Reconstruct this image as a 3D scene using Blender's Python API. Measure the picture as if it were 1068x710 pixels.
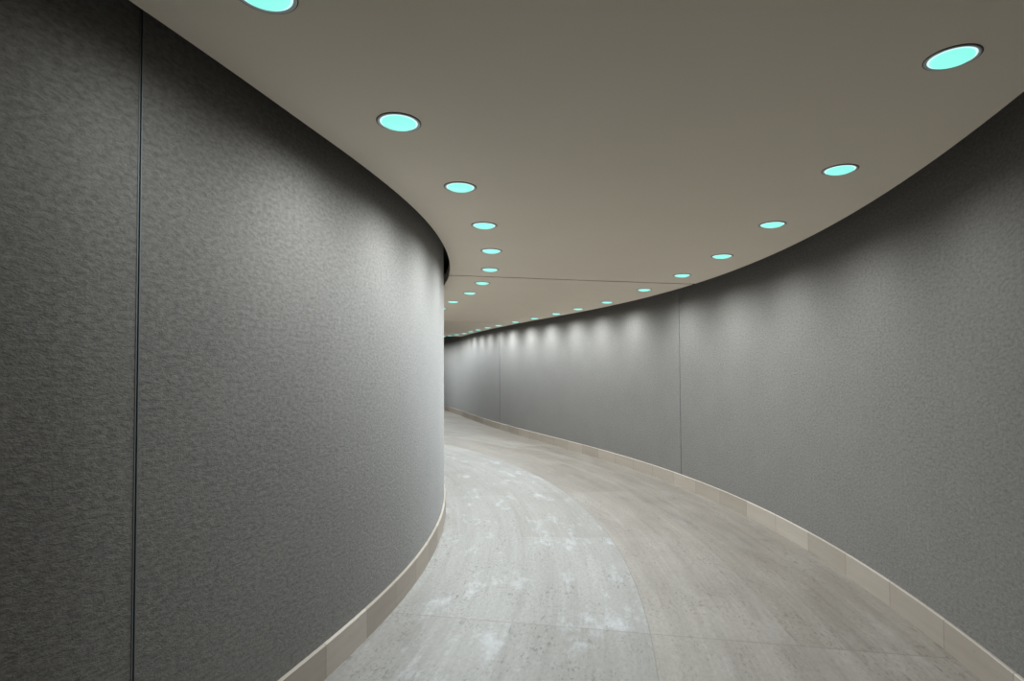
import bpy, bmesh, math, random
from mathutils import Vector, Matrix

for o in list(bpy.data.objects): bpy.data.objects.remove(o, do_unlink=True)
SC = bpy.context.scene
COL = SC.collection
random.seed(4)

# ------------------------------------------------------------------ camera, world, exposure
S = 1.15                                   # metres per plan unit
PITCH, ROLL, FPX = 0.0284, -0.0055, 580.0
EYE = 1.3977 * S
cam_data = bpy.data.cameras.new('camera')
cam_data.sensor_width = 36; cam_data.lens = 36 * FPX / 1068
cam_data.clip_start = 0.02
cam = bpy.data.objects.new('camera', cam_data); COL.objects.link(cam)
cp, sp, cr, sr = math.cos(PITCH), math.sin(PITCH), math.cos(ROLL), math.sin(ROLL)
right = Vector((cr, -sr * sp, sr * cp)); up = Vector((-sr, -cr * sp, cr * cp)); fwd = Vector((0, cp, sp))
cam.matrix_world = Matrix(((right.x, up.x, -fwd.x, 0), (right.y, up.y, -fwd.y, 0),
                           (right.z, up.z, -fwd.z, EYE), (0, 0, 0, 1)))
SC.camera = cam
w = bpy.data.worlds.new('world'); SC.world = w; w.use_nodes = True
w.node_tree.nodes['Background'].inputs[0].default_value = (0, 0, 0, 1)
SC.view_settings.view_transform = 'Standard'; SC.view_settings.look = 'None'
SC.view_settings.gamma = 1; SC.view_settings.use_curve_mapping = False
SC.view_settings.exposure = 0.0
SPOT_W = 92.0
SPOT_COL = (0.89, 0.975, 1.0)
SPOT_ANGLE, SPOT_BLEND = math.radians(178), 1.0
LENS_COL, LENS_STR = (0.26, 1.0, 0.83), 1.0

# ------------------------------------------------------------------ plan of the corridor (a gently sloping, curving ramp)
CX, CY = -8.95, 4.40                        # centre of the bend, plan units
SX, SY = -0.0230, -0.0256                  # slope of floor and ceiling
CEIL = EYE + 1.0 * S                       # ceiling height above the floor under the camera
HB, TB = 0.1520 * S, 0.018                 # baseboard height, thickness
T0, T1 = -0.92, 1.30                       # angular extent built
PL = (8.3334, 0.0635, -0.4999, 1.4987)
PR = (11.3206, 0.1369, -0.8965, 0.8539, 2.6794)
def poly(c, t): return sum(k * t ** i for i, k in enumerate(c))
def table(tab, t):                         # smooth interpolation of a small table
    n = len(tab)
    for i in range(n - 1):
        if t <= tab[i + 1][0] or i == n - 2: break
    p0 = tab[max(i - 1, 0)]; p1 = tab[i]; p2 = tab[i + 1]; p3 = tab[min(i + 2, n - 1)]
    h = p2[0] - p1[0]; s = (t - p1[0]) / h
    m1 = (p2[1] - p0[1]) / (p2[0] - p0[0]) if p2[0] != p0[0] else 0
    m2 = (p3[1] - p1[1]) / (p3[0] - p1[0]) if p3[0] != p1[0] else 0
    return ((2*s**3 - 3*s*s + 1) * p1[1] + (s**3 - 2*s*s + s) * h * m1
            + (-2*s**3 + 3*s*s) * p2[1] + (s**3 - s*s) * h * m2)
TABL = [(-.36, 8.33), (-.31, 8.308), (-.26, 8.296), (-.2, 8.304), (-.15, 8.315), (-.1, 8.325), (-.05, 8.33), (0, 8.333), (.05, 8.338)] + \
       [(.1, 8.342), (.18, 8.358), (.27, 8.385), (.36, 8.43), (.45, 8.53), (.55, 8.68), (.7, 9.05), (.85, 9.8), (1.0, 11.0), (1.1, 12.2), (1.2, 13.7), (1.3, 15.2)]
def wallL(t):                              # metres from the centre of the bend
    return S * (8.33 if t < -.36 else table(TABL, t))
def wallR(t):
    return S * (poly(PR, -.25) if t < -.25 else poly(PR, t) if t < 1.09 else poly(PR, 1.09) + (t - 1.09) * 15.0)
def gapL(t): return S * (0.069 - 0.0538 * min(max(t, -.4), .3))
def gapR(t): return S * max(0.05, 0.2044 - 0.0717 * max(t, -.3) - .2 * max(0, t - .6))
def ceilL(t): return wallL(t) + gapL(t)
def ceilR(t): return wallR(t) - gapR(t)
def pt(r, t, z):                           # polar about the centre, height above the sloping floor
    x = CX * S + r * math.cos(t); y = CY * S + r * math.sin(t)
    return Vector((x, y, z + SX * x + SY * y))
RU = 9.78 * S                              # radius along which floor lengths are measured

# ------------------------------------------------------------------ helpers
def link(name, me, mat, parent=None, kind=None):
    o = bpy.data.objects.new(name, me); COL.objects.link(o)
    if mat: me.materials.append(mat)
    if parent: o.parent = parent
    if kind: o['kind'] = kind
    return o
def sweep(name, ths, prof, mat, kind='structure', uvf=None, smooth=False):
    """closed cross-section prof(t) -> [(r, z)...] carried round the bend"""
    bm = bmesh.new(); uvl = bm.loops.layers.uv.new('UVMap')
    rings = []
    for t in ths:
        rings.append([(bm.verts.new(pt(r, t, z)), r, t, z) for r, z in prof(t)])
    n = len(rings[0])
    def face(vs, k):
        f = bm.faces.new([v[0] for v in vs]); f.smooth = smooth
        for lp, v in zip(f.loops, vs):
            lp[uvl].uv = uvf(v[1], v[2], v[3], k) if uvf else (v[2] * RU, v[3])
    for a, b in zip(rings, rings[1:]):
        for k in range(n):
            face([a[k], a[(k + 1) % n], b[(k + 1) % n], b[k]], k)
    face(rings[0][::-1], -1); face(rings[-1], -1)
    bmesh.ops.recalc_face_normals(bm, faces=bm.faces)
    me = bpy.data.meshes.new(name); bm.to_mesh(me); bm.free()
    return link(name, me, mat, kind=kind)
def lathe(name, prof, mat, parent, n=48, smooth=True):
    bm = bmesh.new(); rings = []
    for r, z in prof:
        r *= .945
        if r < 1e-6: rings.append([bm.verts.new((0, 0, z))])
        else: rings.append([bm.verts.new((r * math.cos(2*math.pi*i/n), r * math.sin(2*math.pi*i/n), z)) for i in range(n)])
    for a, b in zip(rings, rings[1:]):
        for i in range(n):
            j = (i + 1) % n
            if len(a) == 1: f = bm.faces.new([a[0], b[j], b[i]])
            elif len(b) == 1: f = bm.faces.new([a[i], a[j], b[0]])
            else: f = bm.faces.new([a[i], a[j], b[j], b[i]])
            f.smooth = smooth
    bmesh.ops.recalc_face_normals(bm, faces=bm.faces)
    me = bpy.data.meshes.new(name); bm.to_mesh(me); bm.free()
    return link(name, me, mat, parent)
class NT:
    def __init__(s, name):
        s.m = bpy.data.materials.new(name); s.m.use_nodes = True
        s.t = s.m.node_tree; s.b = s.t.nodes['Principled BSDF']
    def n(s, typ, ins=None, **kw):
        nd = s.t.nodes.new(typ)
        for k, v in kw.items(): setattr(nd, k, v)
        for k, v in (ins or {}).items(): s.set(nd.inputs[k], v)
        return nd
    def set(s, sock, v):
        if isinstance(v, bpy.types.NodeSocket): s.t.links.new(v, sock)
        else: sock.default_value = v
    def math(s, op, a, b=None, c=None, clamp=False):
        nd = s.t.nodes.new('ShaderNodeMath'); nd.operation = op; nd.use_clamp = clamp
        for i, v in enumerate((a, b, c)):
            if v is not None: s.set(nd.inputs[i], v)
        return nd.outputs[0]
    def mix(s, f, a, b, mode='MIX'):
        nd = s.t.nodes.new('ShaderNodeMix'); nd.data_type = 'RGBA'; nd.blend_type = mode
        s.set(nd.inputs[0], f); s.set(nd.inputs[6], a); s.set(nd.inputs[7], b)
        return nd.outputs[2]
    def ramp(s, f, *stops):
        nd = s.t.nodes.new('ShaderNodeMapRange'); nd.clamp = True
        s.set(nd.inputs[0], f); nd.inputs[1].default_value, nd.inputs[2].default_value = stops[0], stops[1]
        nd.inputs[3].default_value = stops[2] if len(stops) > 2 else 0; nd.inputs[4].default_value = stops[3] if len(stops) > 2 else 1
        return nd.outputs[0]
    def uv(s, sx=1, sy=1, off=(0, 0)):
        tc = s.t.nodes.new('ShaderNodeTexCoord'); mp = s.t.nodes.new('ShaderNodeMapping')
        s.t.links.new(tc.outputs['UV'], mp.inputs[0]); mp.inputs['Scale'].default_value = (sx, sy, 1)
        mp.inputs['Location'].default_value = (off[0], off[1], 0)
        return mp.outputs[0]
    def noise(s, vec, scale, detail=4, rough=.5, dist=0):
        nd = s.n('ShaderNodeTexNoise', {'Vector': vec, 'Scale': scale, 'Detail': detail, 'Roughness': rough, 'Distortion': dist})
        return nd.outputs['Fac']
    def bump(s, h, strength, dist):
        nd = s.n('ShaderNodeBump', {'Height': h, 'Strength': strength, 'Distance': dist})
        s.t.links.new(nd.outputs[0], s.b.inputs['Normal'])
def C4(c): return (*c, 1)
def plain(name, col, rough=.6, metal=0, spec=.5):
    n = NT(name); n.b.inputs['Base Color'].default_value = C4(col)
    n.b.inputs['Roughness'].default_value = rough; n.b.inputs['Metallic'].default_value = metal
    n.b.inputs['Specular IOR Level'].default_value = spec
    return n.m

# ------------------------------------------------------------------ materials
def mat_fabric():
    n = NT('wool_fabric')
    a = n.noise(n.uv(1, 1.9), 34, 5, .62, .3)
    b = n.noise(n.uv(1, 1.7), 120, 3, .6)
    c = n.noise(n.uv(1, 1), 2.2, 2, .5)
    f = n.ramp(a, .34, .66); g = n.ramp(b, .3, .7)
    k = n.math('ADD', n.math('MULTIPLY', f, .62), n.math('MULTIPLY', g, .38))
    k = n.math('ADD', k, n.math('MULTIPLY', n.math('SUBTRACT', c, .5), .25))
    col = n.mix(k, C4((.088, .081, .074)), C4((.205, .189, .172)))
    n.set(n.b.inputs['Base Color'], col)
    n.b.inputs['Roughness'].default_value = .95; n.b.inputs['Specular IOR Level'].default_value = .15
    n.b.inputs['Sheen Weight'].default_value = .25; n.b.inputs['Sheen Roughness'].default_value = .5
    n.bump(n.math('ADD', a, n.math('MULTIPLY', b, .5)), .5, .006)
    return n.m
def stone_color(n, u, v, base, light, dark, seed=0):
    """veins run along u; u, v are mapping scales per metre"""
    band = n.noise(n.uv(.35, 9, (seed, 0)), 1.0, 5, .6, .6)
    fine = n.noise(n.uv(2.2, 42, (seed, 3)), 1.0, 4, .65, .4)
    cloud = n.noise(n.uv(1.1, 2.0, (seed, 7)), 1.3, 4, .6)
    k = n.math('ADD', n.math('MULTIPLY', n.ramp(band, .32, .68), .45), n.math('MULTIPLY', n.ramp(fine, .3, .7), .2))
    k = n.math('ADD', k, n.math('MULTIPLY', n.ramp(cloud, .3, .7), .35))
    col = n.mix(k, C4(base), C4(light))
    return col, band, fine, cloud
def mat_floor():
    n = NT('travertine_floor')
    col, band, fine, cloud = stone_color(n, 1, 1, (.20, .184, .170), (.33, .320, .306), None)
    # slab to slab tone (rows follow the bend)
    br = n.n('ShaderNodeTexBrick', {'Vector': n.uv(1, 1, (60*1.996, 20*.86)), 'Color1': C4((.80, .78, .75)), 'Color2': C4((1.04, 1.05, 1.06)),
                                    'Mortar': C4((.9, .9, .9)), 'Scale': 1.0, 'Mortar Size': .0, 'Brick Width': 1.996, 'Row Height': .86, 'Bias': 0.1})
    br.offset = 0.0; br.squash = 1.0
    col = n.mix(.85, col, br.outputs['Color'], 'MULTIPLY')
    # the outer ring of slabs is a warmer stone
    sep = n.n('ShaderNodeSeparateXYZ', {0: n.uv(1, 1)})
    U, V = sep.outputs[0], sep.outputs[1]
    outer = n.math('GREATER_THAN', V, 0.0)
    col = n.mix(n.math('MULTIPLY', outer, .9), col, n.mix(1, col, C4((.88, .805, .73)), 'MULTIPLY'))
    # dark veins, mostly on the outer ring
    vn = n.noise(n.uv(1.3, 13, (11, 5)), 1.0, 7, .72, .3)
    mk = n.noise(n.uv(.8, 2.0, (4, 9)), 1.0, 2, .5)
    vein = n.math('MULTIPLY', n.ramp(vn, .52, .68), n.ramp(mk, .44, .60))
    vein = n.math('MULTIPLY', vein, n.math('ADD', .3, n.math('MULTIPLY', outer, .7)))
    col = n.mix(n.math('MULTIPLY', vein, .75), col, C4((.15, .135, .12)))
    # mottling and pits
    gr = n.noise(n.uv(22, 40, (1, 6)), 1.0, 5, .7)
    col = n.mix(.8, col, n.mix(n.ramp(gr, .3, .7), C4((.80, .79, .78)), C4((1.12, 1.12, 1.12))), 'MULTIPLY')
    pm = n.noise(n.uv(1.9, 3.6, (8, 2)), 1.0, 4, .6)
    pn = n.noise(n.uv(11, 26, (2, 1)), 1.0, 3, .6)
    pit = n.math('MULTIPLY', n.ramp(pn, .60, .65), n.ramp(pm, .46, .58))
    pn2 = n.noise(n.uv(30, 52, (5, 5)), 1.0, 2, .6)
    pit2 = n.math('MULTIPLY', n.ramp(pn2, .56, .66), n.ramp(pm, .38, .56))
    pit = n.math('MAXIMUM', pit, n.math('MULTIPLY', pit2, .8))
    col = n.mix(n.math('MULTIPLY', pit, .7), col, C4((.11, .095, .08)))
    # pale patches with soft edges, fainter on the outer ring
    wn = n.noise(n.uv(1.7, 3.6, (21, 14)), 1.0, 6, .72)
    col = n.mix(n.math('MULTIPLY', n.math('MULTIPLY', n.ramp(wn, .54, .74), .6), n.math('SUBTRACT', 1, n.math('MULTIPLY', outer, .8))), col, C4((.50, .52, .54)))
    # joints: radial every 3.05 m plus fainter half joints; one joint follows the bend
    def line(x, period, width):
        m = n.math('ABSOLUTE', n.math('SUBTRACT', n.math('FRACT', n.math('ADD', n.math('DIVIDE', x, period), 50.5)), .5))
        return n.math('LESS_THAN', m, width / period / 2)
    j1 = line(U, 3.992, .011); j2 = line(U, 1.996 / 2, .004)
    j3 = n.math('LESS_THAN', n.math('ABSOLUTE', V), .004)
    j4 = line(V, .86, .003)
    J = n.math('MAXIMUM', n.math('MULTIPLY', j1, .5), n.math('MULTIPLY', j2, .2))
    J = n.math('MAXIMUM', J, n.math('MAXIMUM', n.math('MULTIPLY', j3, .5), n.math('MULTIPLY', j4, .2)))
    col = n.mix(J, col, C4((.13, .115, .09)))
    n.set(n.b.inputs['Base Color'], col)
    n.set(n.b.inputs['Roughness'], n.ramp(cloud, .3, .7, .42, .58))
    n.b.inputs['Specular IOR Level'].default_value = .4
    n.bump(n.math('SUBTRACT', fine, n.math('MULTIPLY', pit, 1.5)), .12, .002)
    return n.m
def mat_base():
    n = NT('travertine_baseboard')
    col, band, fine, cloud = stone_color(n, 1, 1, (.36, .31, .26), (.46, .41, .36), None, 31)
    br = n.n('ShaderNodeTexBrick', {'Vector': n.uv(1, 1, (60 * .604, 2)), 'Color1': C4((.84, .82, .80)), 'Color2': C4((1.06, 1.05, 1.04)),
                                    'Mortar': C4((.5, .48, .45)), 'Scale': 1.0, 'Mortar Size': .003, 'Brick Width': .604, 'Row Height': 4, 'Bias': 0.})
    br.offset = 0.0
    col = n.mix(1, col, br.outputs['Color'], 'MULTIPLY')
    pn = n.noise(n.uv(22, 60, (2, 1)), 1.0, 3, .6); pm = n.noise(n.uv(3, 3, (8, 2)), 1.0, 2, .6)
    pit = n.math('MULTIPLY', n.ramp(pn, .66, .71), n.ramp(pm, .45, .6))
    col = n.mix(n.math('MULTIPLY', pit, .6), col, C4((.12, .10, .08)))
    n.set(n.b.inputs['Base Color'], col); n.b.inputs['Roughness'].default_value = .5
    n.bump(fine, .1, .002)
    return n.m
def mat_ceiling():
    n = NT('ceiling_paint')
    a = n.noise(n.uv(1, 1), 1.2, 3, .5)
    col = n.mix(a, C4((.84, .75, .63)), C4((.89, .80, .68)))
    n.set(n.b.inputs['Base Color'], col); n.b.inputs['Roughness'].default_value = .8
    return n.m
M_FAB, M_FLOOR, M_BASE, M_CEIL = mat_fabric(), mat_floor(), mat_base(), mat_ceiling()
M_DARK = plain('near_black', (.008, .009, .010), .9)  # flat near-black colour for the plenum cover
M_TRIM = plain('grey_reveal_metal', (.16, .175, .175), .6, .3)
M_RING = plain('satin_metal_ring', (.58, .60, .61), .4, .3)
M_SHADOW_GAP = plain('painted_shadow_gap', (.05, .055, .06), .6)  # dark colour standing in for the shadow gap round the trim ring
def mat_lens():
    n = NT('lit_lens')
    n.b.inputs['Base Color'].default_value = C4((.2, .3, .3)); n.b.inputs['Roughness'].default_value = .3
    n.b.inputs['Emission Color'].default_value = C4(LENS_COL); n.b.inputs['Emission Strength'].default_value = LENS_STR
    return n.m
M_LENS = mat_lens()
def mat_rim():
    n = NT('lit_lens_rim')
    n.b.inputs['Base Color'].default_value = C4((.3, .4, .4))
    n.b.inputs['Emission Color'].default_value = C4((.66, 1, 1)); n.b.inputs['Emission Strength'].default_value = 1.0
    return n.m
M_RIM = mat_rim()

# ------------------------------------------------------------------ room shell
def frange(a, b, n): return [a + (b - a) * i / n for i in range(n + 1)]
SEAM_L = [-0.3387, 0.21, 0.80]
SEAM_R = [-0.345, 0.2252, 0.7955]
JT = 0.0035                                # half width of a panel joint
def wall_ths(seams, rf):
    ths = set(frange(T0, T1, 260))
    for s in seams:
        e = JT / rf(s)
        ths = {t for t in ths if abs(t - s) > 3 * e}
        ths |= {s - e * 1.6, s - e, s + e, s + e * 1.6}
    return sorted(ths)
def recess(t, seams, rf):
    return .014 if any(abs(t - s) < 1.3 * JT / rf(s) for s in seams) else 0
TOP = CEIL + .36
sweep('wall_left', wall_ths(SEAM_L, wallL),
      lambda t: [(wallL(t) - recess(t, SEAM_L, wallL), -.02), (wallL(t) - recess(t, SEAM_L, wallL), TOP), (wallL(t) - .12, TOP), (wallL(t) - .12, -.02)],
      M_FAB, uvf=lambda r, t, z, k: (t * 9.6 + 40, z))
sweep('wall_right', wall_ths(SEAM_R, wallR),
      lambda t: [(wallR(t) + recess(t, SEAM_R, wallR), -.02), (wallR(t) + recess(t, SEAM_R, wallR), TOP), (wallR(t) + .12, TOP), (wallR(t) + .12, -.02)],
      M_FAB, uvf=lambda r, t, z, k: (t * 13.0, z))
sweep('floor', frange(T0, T1, 260), lambda t: [(wallL(t) - .02, -.15), (wallL(t) - .02, 0), (RU, 0), (wallR(t) + .02, 0), (wallR(t) + .02, -.15)],
      M_FLOOR, uvf=lambda r, t, z, k: ((t - .214) * RU, r - RU))
def board(name, rf, sgn):
    c = .005
    sweep(name, frange(T0, T1, 300), lambda t: [(rf(t) - sgn * .005, 0), (rf(t) + sgn * TB, 0), (rf(t) + sgn * TB, HB - c),
                                          (rf(t) + sgn * (TB - c), HB), (rf(t) - sgn * .005, HB)],
          M_BASE, uvf=lambda r, t, z, k: ((t + .1322) * .604 / .0465, z if k in (0, 1, 2) else z + abs(r - rf(t))))
board('baseboard_left', wallL, 1)
board('baseboard_right', wallR, -1)

# dropped ceiling: a slab whose long edges stop short of the walls, with narrow cross joints
def build_ceiling():
    def skew(u): return -.0057 if u < .17 else -.0057 - .048 * min(1, (u - .17) / .61)
    us = set(frange(T0, T1 - .012, 260)); joints = [-.42, .170, .78]
    e = .034 / RU
    for j in joints: us = {u for u in us if abs(u - j) > 2 * e} | {j - e * 1.05, j - e, j + e, j + e * 1.05}
    us = sorted(us); NV = 8
    bm = bmesh.new(); uvl = bm.loops.layers.uv.new('UVMap'); bot, tp = [], []
    for u in us:
        rec = .13 if any(abs(u - j) < 1.02 * e for j in joints) else 0
        def edge(f):
            t = u
            for _ in range(12): t = u + skew(u) * (f(t) / S - 9.78)
            return f(t)
        a, b = edge(ceilL), edge(ceilR); rb, rt = [], []
        for i in range(NV + 1):
            r = a + (b - a) * i / NV; t = u + skew(u) * (r / S - 9.78)
            rb.append(bm.verts.new(pt(r, t, CEIL + rec))); rt.append(bm.verts.new(pt(r, t, CEIL + .14)))
        bot.append(rb); tp.append(rt)
    def F(vs):
        f = bm.faces.new(vs)
        for lp in f.loops: lp[uvl].uv = (lp.vert.co.x, lp.vert.co.y)
    for i in range(len(us) - 1):
        for j in range(NV):
            F([bot[i][j], bot[i][j+1], bot[i+1][j+1], bot[i+1][j]])
            F([tp[i][j], tp[i+1][j], tp[i+1][j+1], tp[i][j+1]])
        F([bot[i][0], bot[i+1][0], tp[i+1][0], tp[i][0]])
        F([bot[i][NV], tp[i][NV], tp[i+1][NV], bot[i+1][NV]])
    for i in (0, len(us) - 1):
        for j in range(NV): F([bot[i][j], bot[i][j+1], tp[i][j+1], tp[i][j]])
    bmesh.ops.recalc_face_normals(bm, faces=bm.faces)
    me = bpy.data.meshes.new('ceiling'); bm.to_mesh(me); bm.free()
    link('ceiling', me, M_CEIL, kind='structure')
build_ceiling()
sweep('ceiling_plenum', frange(T0, T1, 120), lambda t: [(wallL(t) - .12, TOP), (wallR(t) + .12, TOP), (wallR(t) + .12, TOP + .1), (wallL(t) - .12, TOP + .1)], M_DARK)
def endwall(name, t, d):
    sweep(name, [t, t + d], lambda q: [(wallL(t) - .12, -.15), (wallR(t) + .12, -.15), (wallR(t) + .12, TOP + .1), (wallL(t) - .12, TOP + .1)], M_FAB,
          uvf=lambda r, t, z, k: (r, z))
endwall('wall_back', T0 - .008, .008)
endwall('wall_end', T1, .005)

# metal reveals in the panel joints: a thin flange on each side of a dark slot
def reveal(name, s, rf, sgn):
    bm = bmesh.new(); r0 = rf(s); j = JT
    def box(a, b, n0, n1):
        vs = []
        for z in (HB + .001, TOP - .002):
            for aa, nn in ((a, n0), (b, n0), (b, n1), (a, n1)):
                vs.append(bm.verts.new(pt(r0 + sgn * nn, s + aa / r0, z)))
        for q in ((0, 1, 2, 3), (4, 5, 6, 7), (0, 1, 5, 4), (1, 2, 6, 5), (2, 3, 7, 6), (3, 0, 4, 7)):
            bm.faces.new([vs[i] for i in q])
    box(-j - .003, -j + .0006, -.004, .0022); box(j - .0006, j + .003, -.004, .0022)
    box(-j + .0006, j - .0006, -.013, -.010)
    bmesh.ops.recalc_face_normals(bm, faces=bm.faces)
    me = bpy.data.meshes.new(name); bm.to_mesh(me); bm.free()
    link(name, me, M_TRIM, kind='structure')
k = 1
for s in SEAM_L: reveal('trim_%d' % k, s, wallL, 1); k += 1
for s in SEAM_R: reveal('trim_%d' % k, s, wallR, -1); k += 1

# ------------------------------------------------------------------ recessed downlights
PLANE_ROT = Vector((0, 0, 1)).rotation_difference(Vector((-SX, -SY, 1)).normalized())
def ceiling_point(x, y):
    x *= S; y *= S
    dx, dy = x - CX * S, y - CY * S; r, t = math.hypot(dx, dy), math.atan2(dy, dx)
    q = min(r, wallR(t) - .36 * S) / r     # never closer to the right wall than its neighbours
    x, y = CX * S + dx * q, CY * S + dy * q
    return Vector((x, y, CEIL + SX * x + SY * y))
def make_light():
    root = bpy.data.objects.new('recessed_downlight', None); COL.objects.link(root)
    root.empty_display_size = .1; root.rotation_mode = 'QUATERNION'; root.rotation_quaternion = PLANE_ROT
    root['category'] = 'ceiling light'
    lathe('shadow_gap_band', [(.1075, 0), (.1095, 0), (.1095, -.0022), (.1045, -.0022), (.1045, 0)], M_SHADOW_GAP, root)  # thin dark band, the shade of the cutout gap put into colour
    lathe('trim_ring', [(.105, -.0002), (.105, -.004), (.102, -.0055), (.094, -.0045), (.0915, -.0015), (.0915, -.0002)], M_RING, root)
    lathe('lens_rim', [(.0915, -.0004), (.0905, -.0035), (.086, -.0055), (.084, -.0035), (.084, -.0004)], M_RIM, root)
    prof = [(.0845 * math.cos(a), -.003 - .019 * math.sin(a)) for a in frange(0, math.pi / 2, 8)]
    prof[-1] = (0, prof[-1][1])
    lathe('lens', [(.0845, -.0004)] + prof, M_LENS, root)
    ld = bpy.data.lights.new('bulb', 'SPOT'); ld.energy = SPOT_W; ld.color = SPOT_COL
    ld.spot_size = SPOT_ANGLE; ld.spot_blend = SPOT_BLEND; ld.shadow_soft_size = 0
    b = bpy.data.objects.new('bulb', ld); COL.objects.link(b); b.parent = root; b.location = (0, 0, -.06)
    return root
def copy_light(src, power=1):
    r = src.copy(); COL.objects.link(r)
    for ch in list(src.children):
        c = ch.copy(); COL.objects.link(c); c.parent = r
        if ch.type == 'LIGHT' and power != 1:
            c.data = ch.data.copy(); c.data.energy = SPOT_W * power
    return r
LEFT = [((-0.659, 1.466), 'nearest of the left row, cut off by the photo top'),
        ((-0.455, 2.235), 'largest one whole along the left wall'),
        ((-0.279, 3.024), 'third of the left row, above where the left wall starts to bend'),
        ((-0.188, 3.824), 'fourth of the left row, smaller than the third'),
        ((-0.169, 4.64), 'rightmost of the left row, second before the ceiling joint'),
        ((-0.215, 5.509), 'sixth of the left row, just before the ceiling joint'),
        ((-0.338, 6.371), 'seventh of the left row, just past the ceiling joint'),
        ((-0.546, 7.228), 'eighth of the left row, second past the ceiling joint'),
        ((-0.866, 8.181), 'last whole one of the left row, beside the left wall edge'),
        ((-1.155, 9.11), 'sliver at the left wall edge, end of the left row')]
LEFT_HID = [(-2.36, 17.5), (-2.65, 18.2), (-2.95, 18.9), (-1.62, 10.0), (-2.12, 10.9), (-2.7, 11.8)]
RIGHT = [((1.379, 1.711), 'nearest and largest of the right row, at upper right'),
         ((1.594, 2.671), 'second of the right row, next to the largest'),
         ((1.734, 3.672), 'third of the right row, above the right wall'),
         ((1.783, 4.69), 'fourth of the right row, second before the ceiling joint'),
         ((1.737, 5.644), 'fifth of the right row, just before the ceiling joint'),
         ((1.595, 6.67), 'sixth of the right row, just past the ceiling joint'),
         ((1.359, 7.923), 'seventh of the right row, second past the ceiling joint'),
         ((1.056, 8.835), 'eighth of the right row, third past the ceiling joint'),
         ((0.768, 9.631), 'ninth of the right row, fourth past the ceiling joint'),
         ((0.477, 10.573), 'tenth of the right row, fifth past the ceiling joint'),
         ((0.18, 11.475), 'eleventh of the right row, nearly above the far wall joint'),
         ((-0.15, 12.45), 'twelfth of the right row, directly above the far wall joint'),
         ((-0.42, 13.2), 'tiny, seventh from the farthest in the right row'),
         ((-0.74, 13.93), 'tiny, sixth from the farthest in the right row'),
         ((-1.02, 14.6), 'tiny, fifth from the farthest in the right row'),
         ((-1.3, 15.26), 'tiny, fourth from the farthest in the right row'),
         ((-1.58, 15.85), 'tiny, third from the farthest in the right row'),
         ((-1.83, 16.35), 'tiny, second from the farthest in the right row'),
         ((-2.08, 16.85), 'tiny, farthest of the right row, touching the left wall edge')]
# nearest lamps dimmed to imitate the lens darkening towards the frame edges
POWER = ({0: .25, 1: .7}, {0: .2, 1: .38, 2: .62, 3: .85, **{k: .6 for k in range(12, 19)}})
SIZE = ({0: .95}, {0: .84, 1: .88, 2: .95})
proto = make_light()
for row, grp in ((LEFT, 'downlights along the left wall'), (RIGHT, 'downlights along the right wall')):
    for i, ((x, y), lab) in enumerate(row):
        o = copy_light(proto, POWER[row is RIGHT].get(i, 1))
        o.scale = [SIZE[row is RIGHT].get(i, 1)] * 3
        o.location = ceiling_point(x, y); o['label'] = 'round cyan-lit downlight, ' + lab; o['group'] = grp
for x, y in LEFT_HID:
    o = copy_light(proto); o.location = ceiling_point(x, y)
    o['label'] = 'round ceiling downlight farther round the bend, out of sight behind the left wall'; o['group'] = 'downlights hidden round the bend'

for ch in list(proto.children): bpy.data.objects.remove(ch, do_unlink=True)
bpy.data.objects.remove(proto, do_unlink=True)
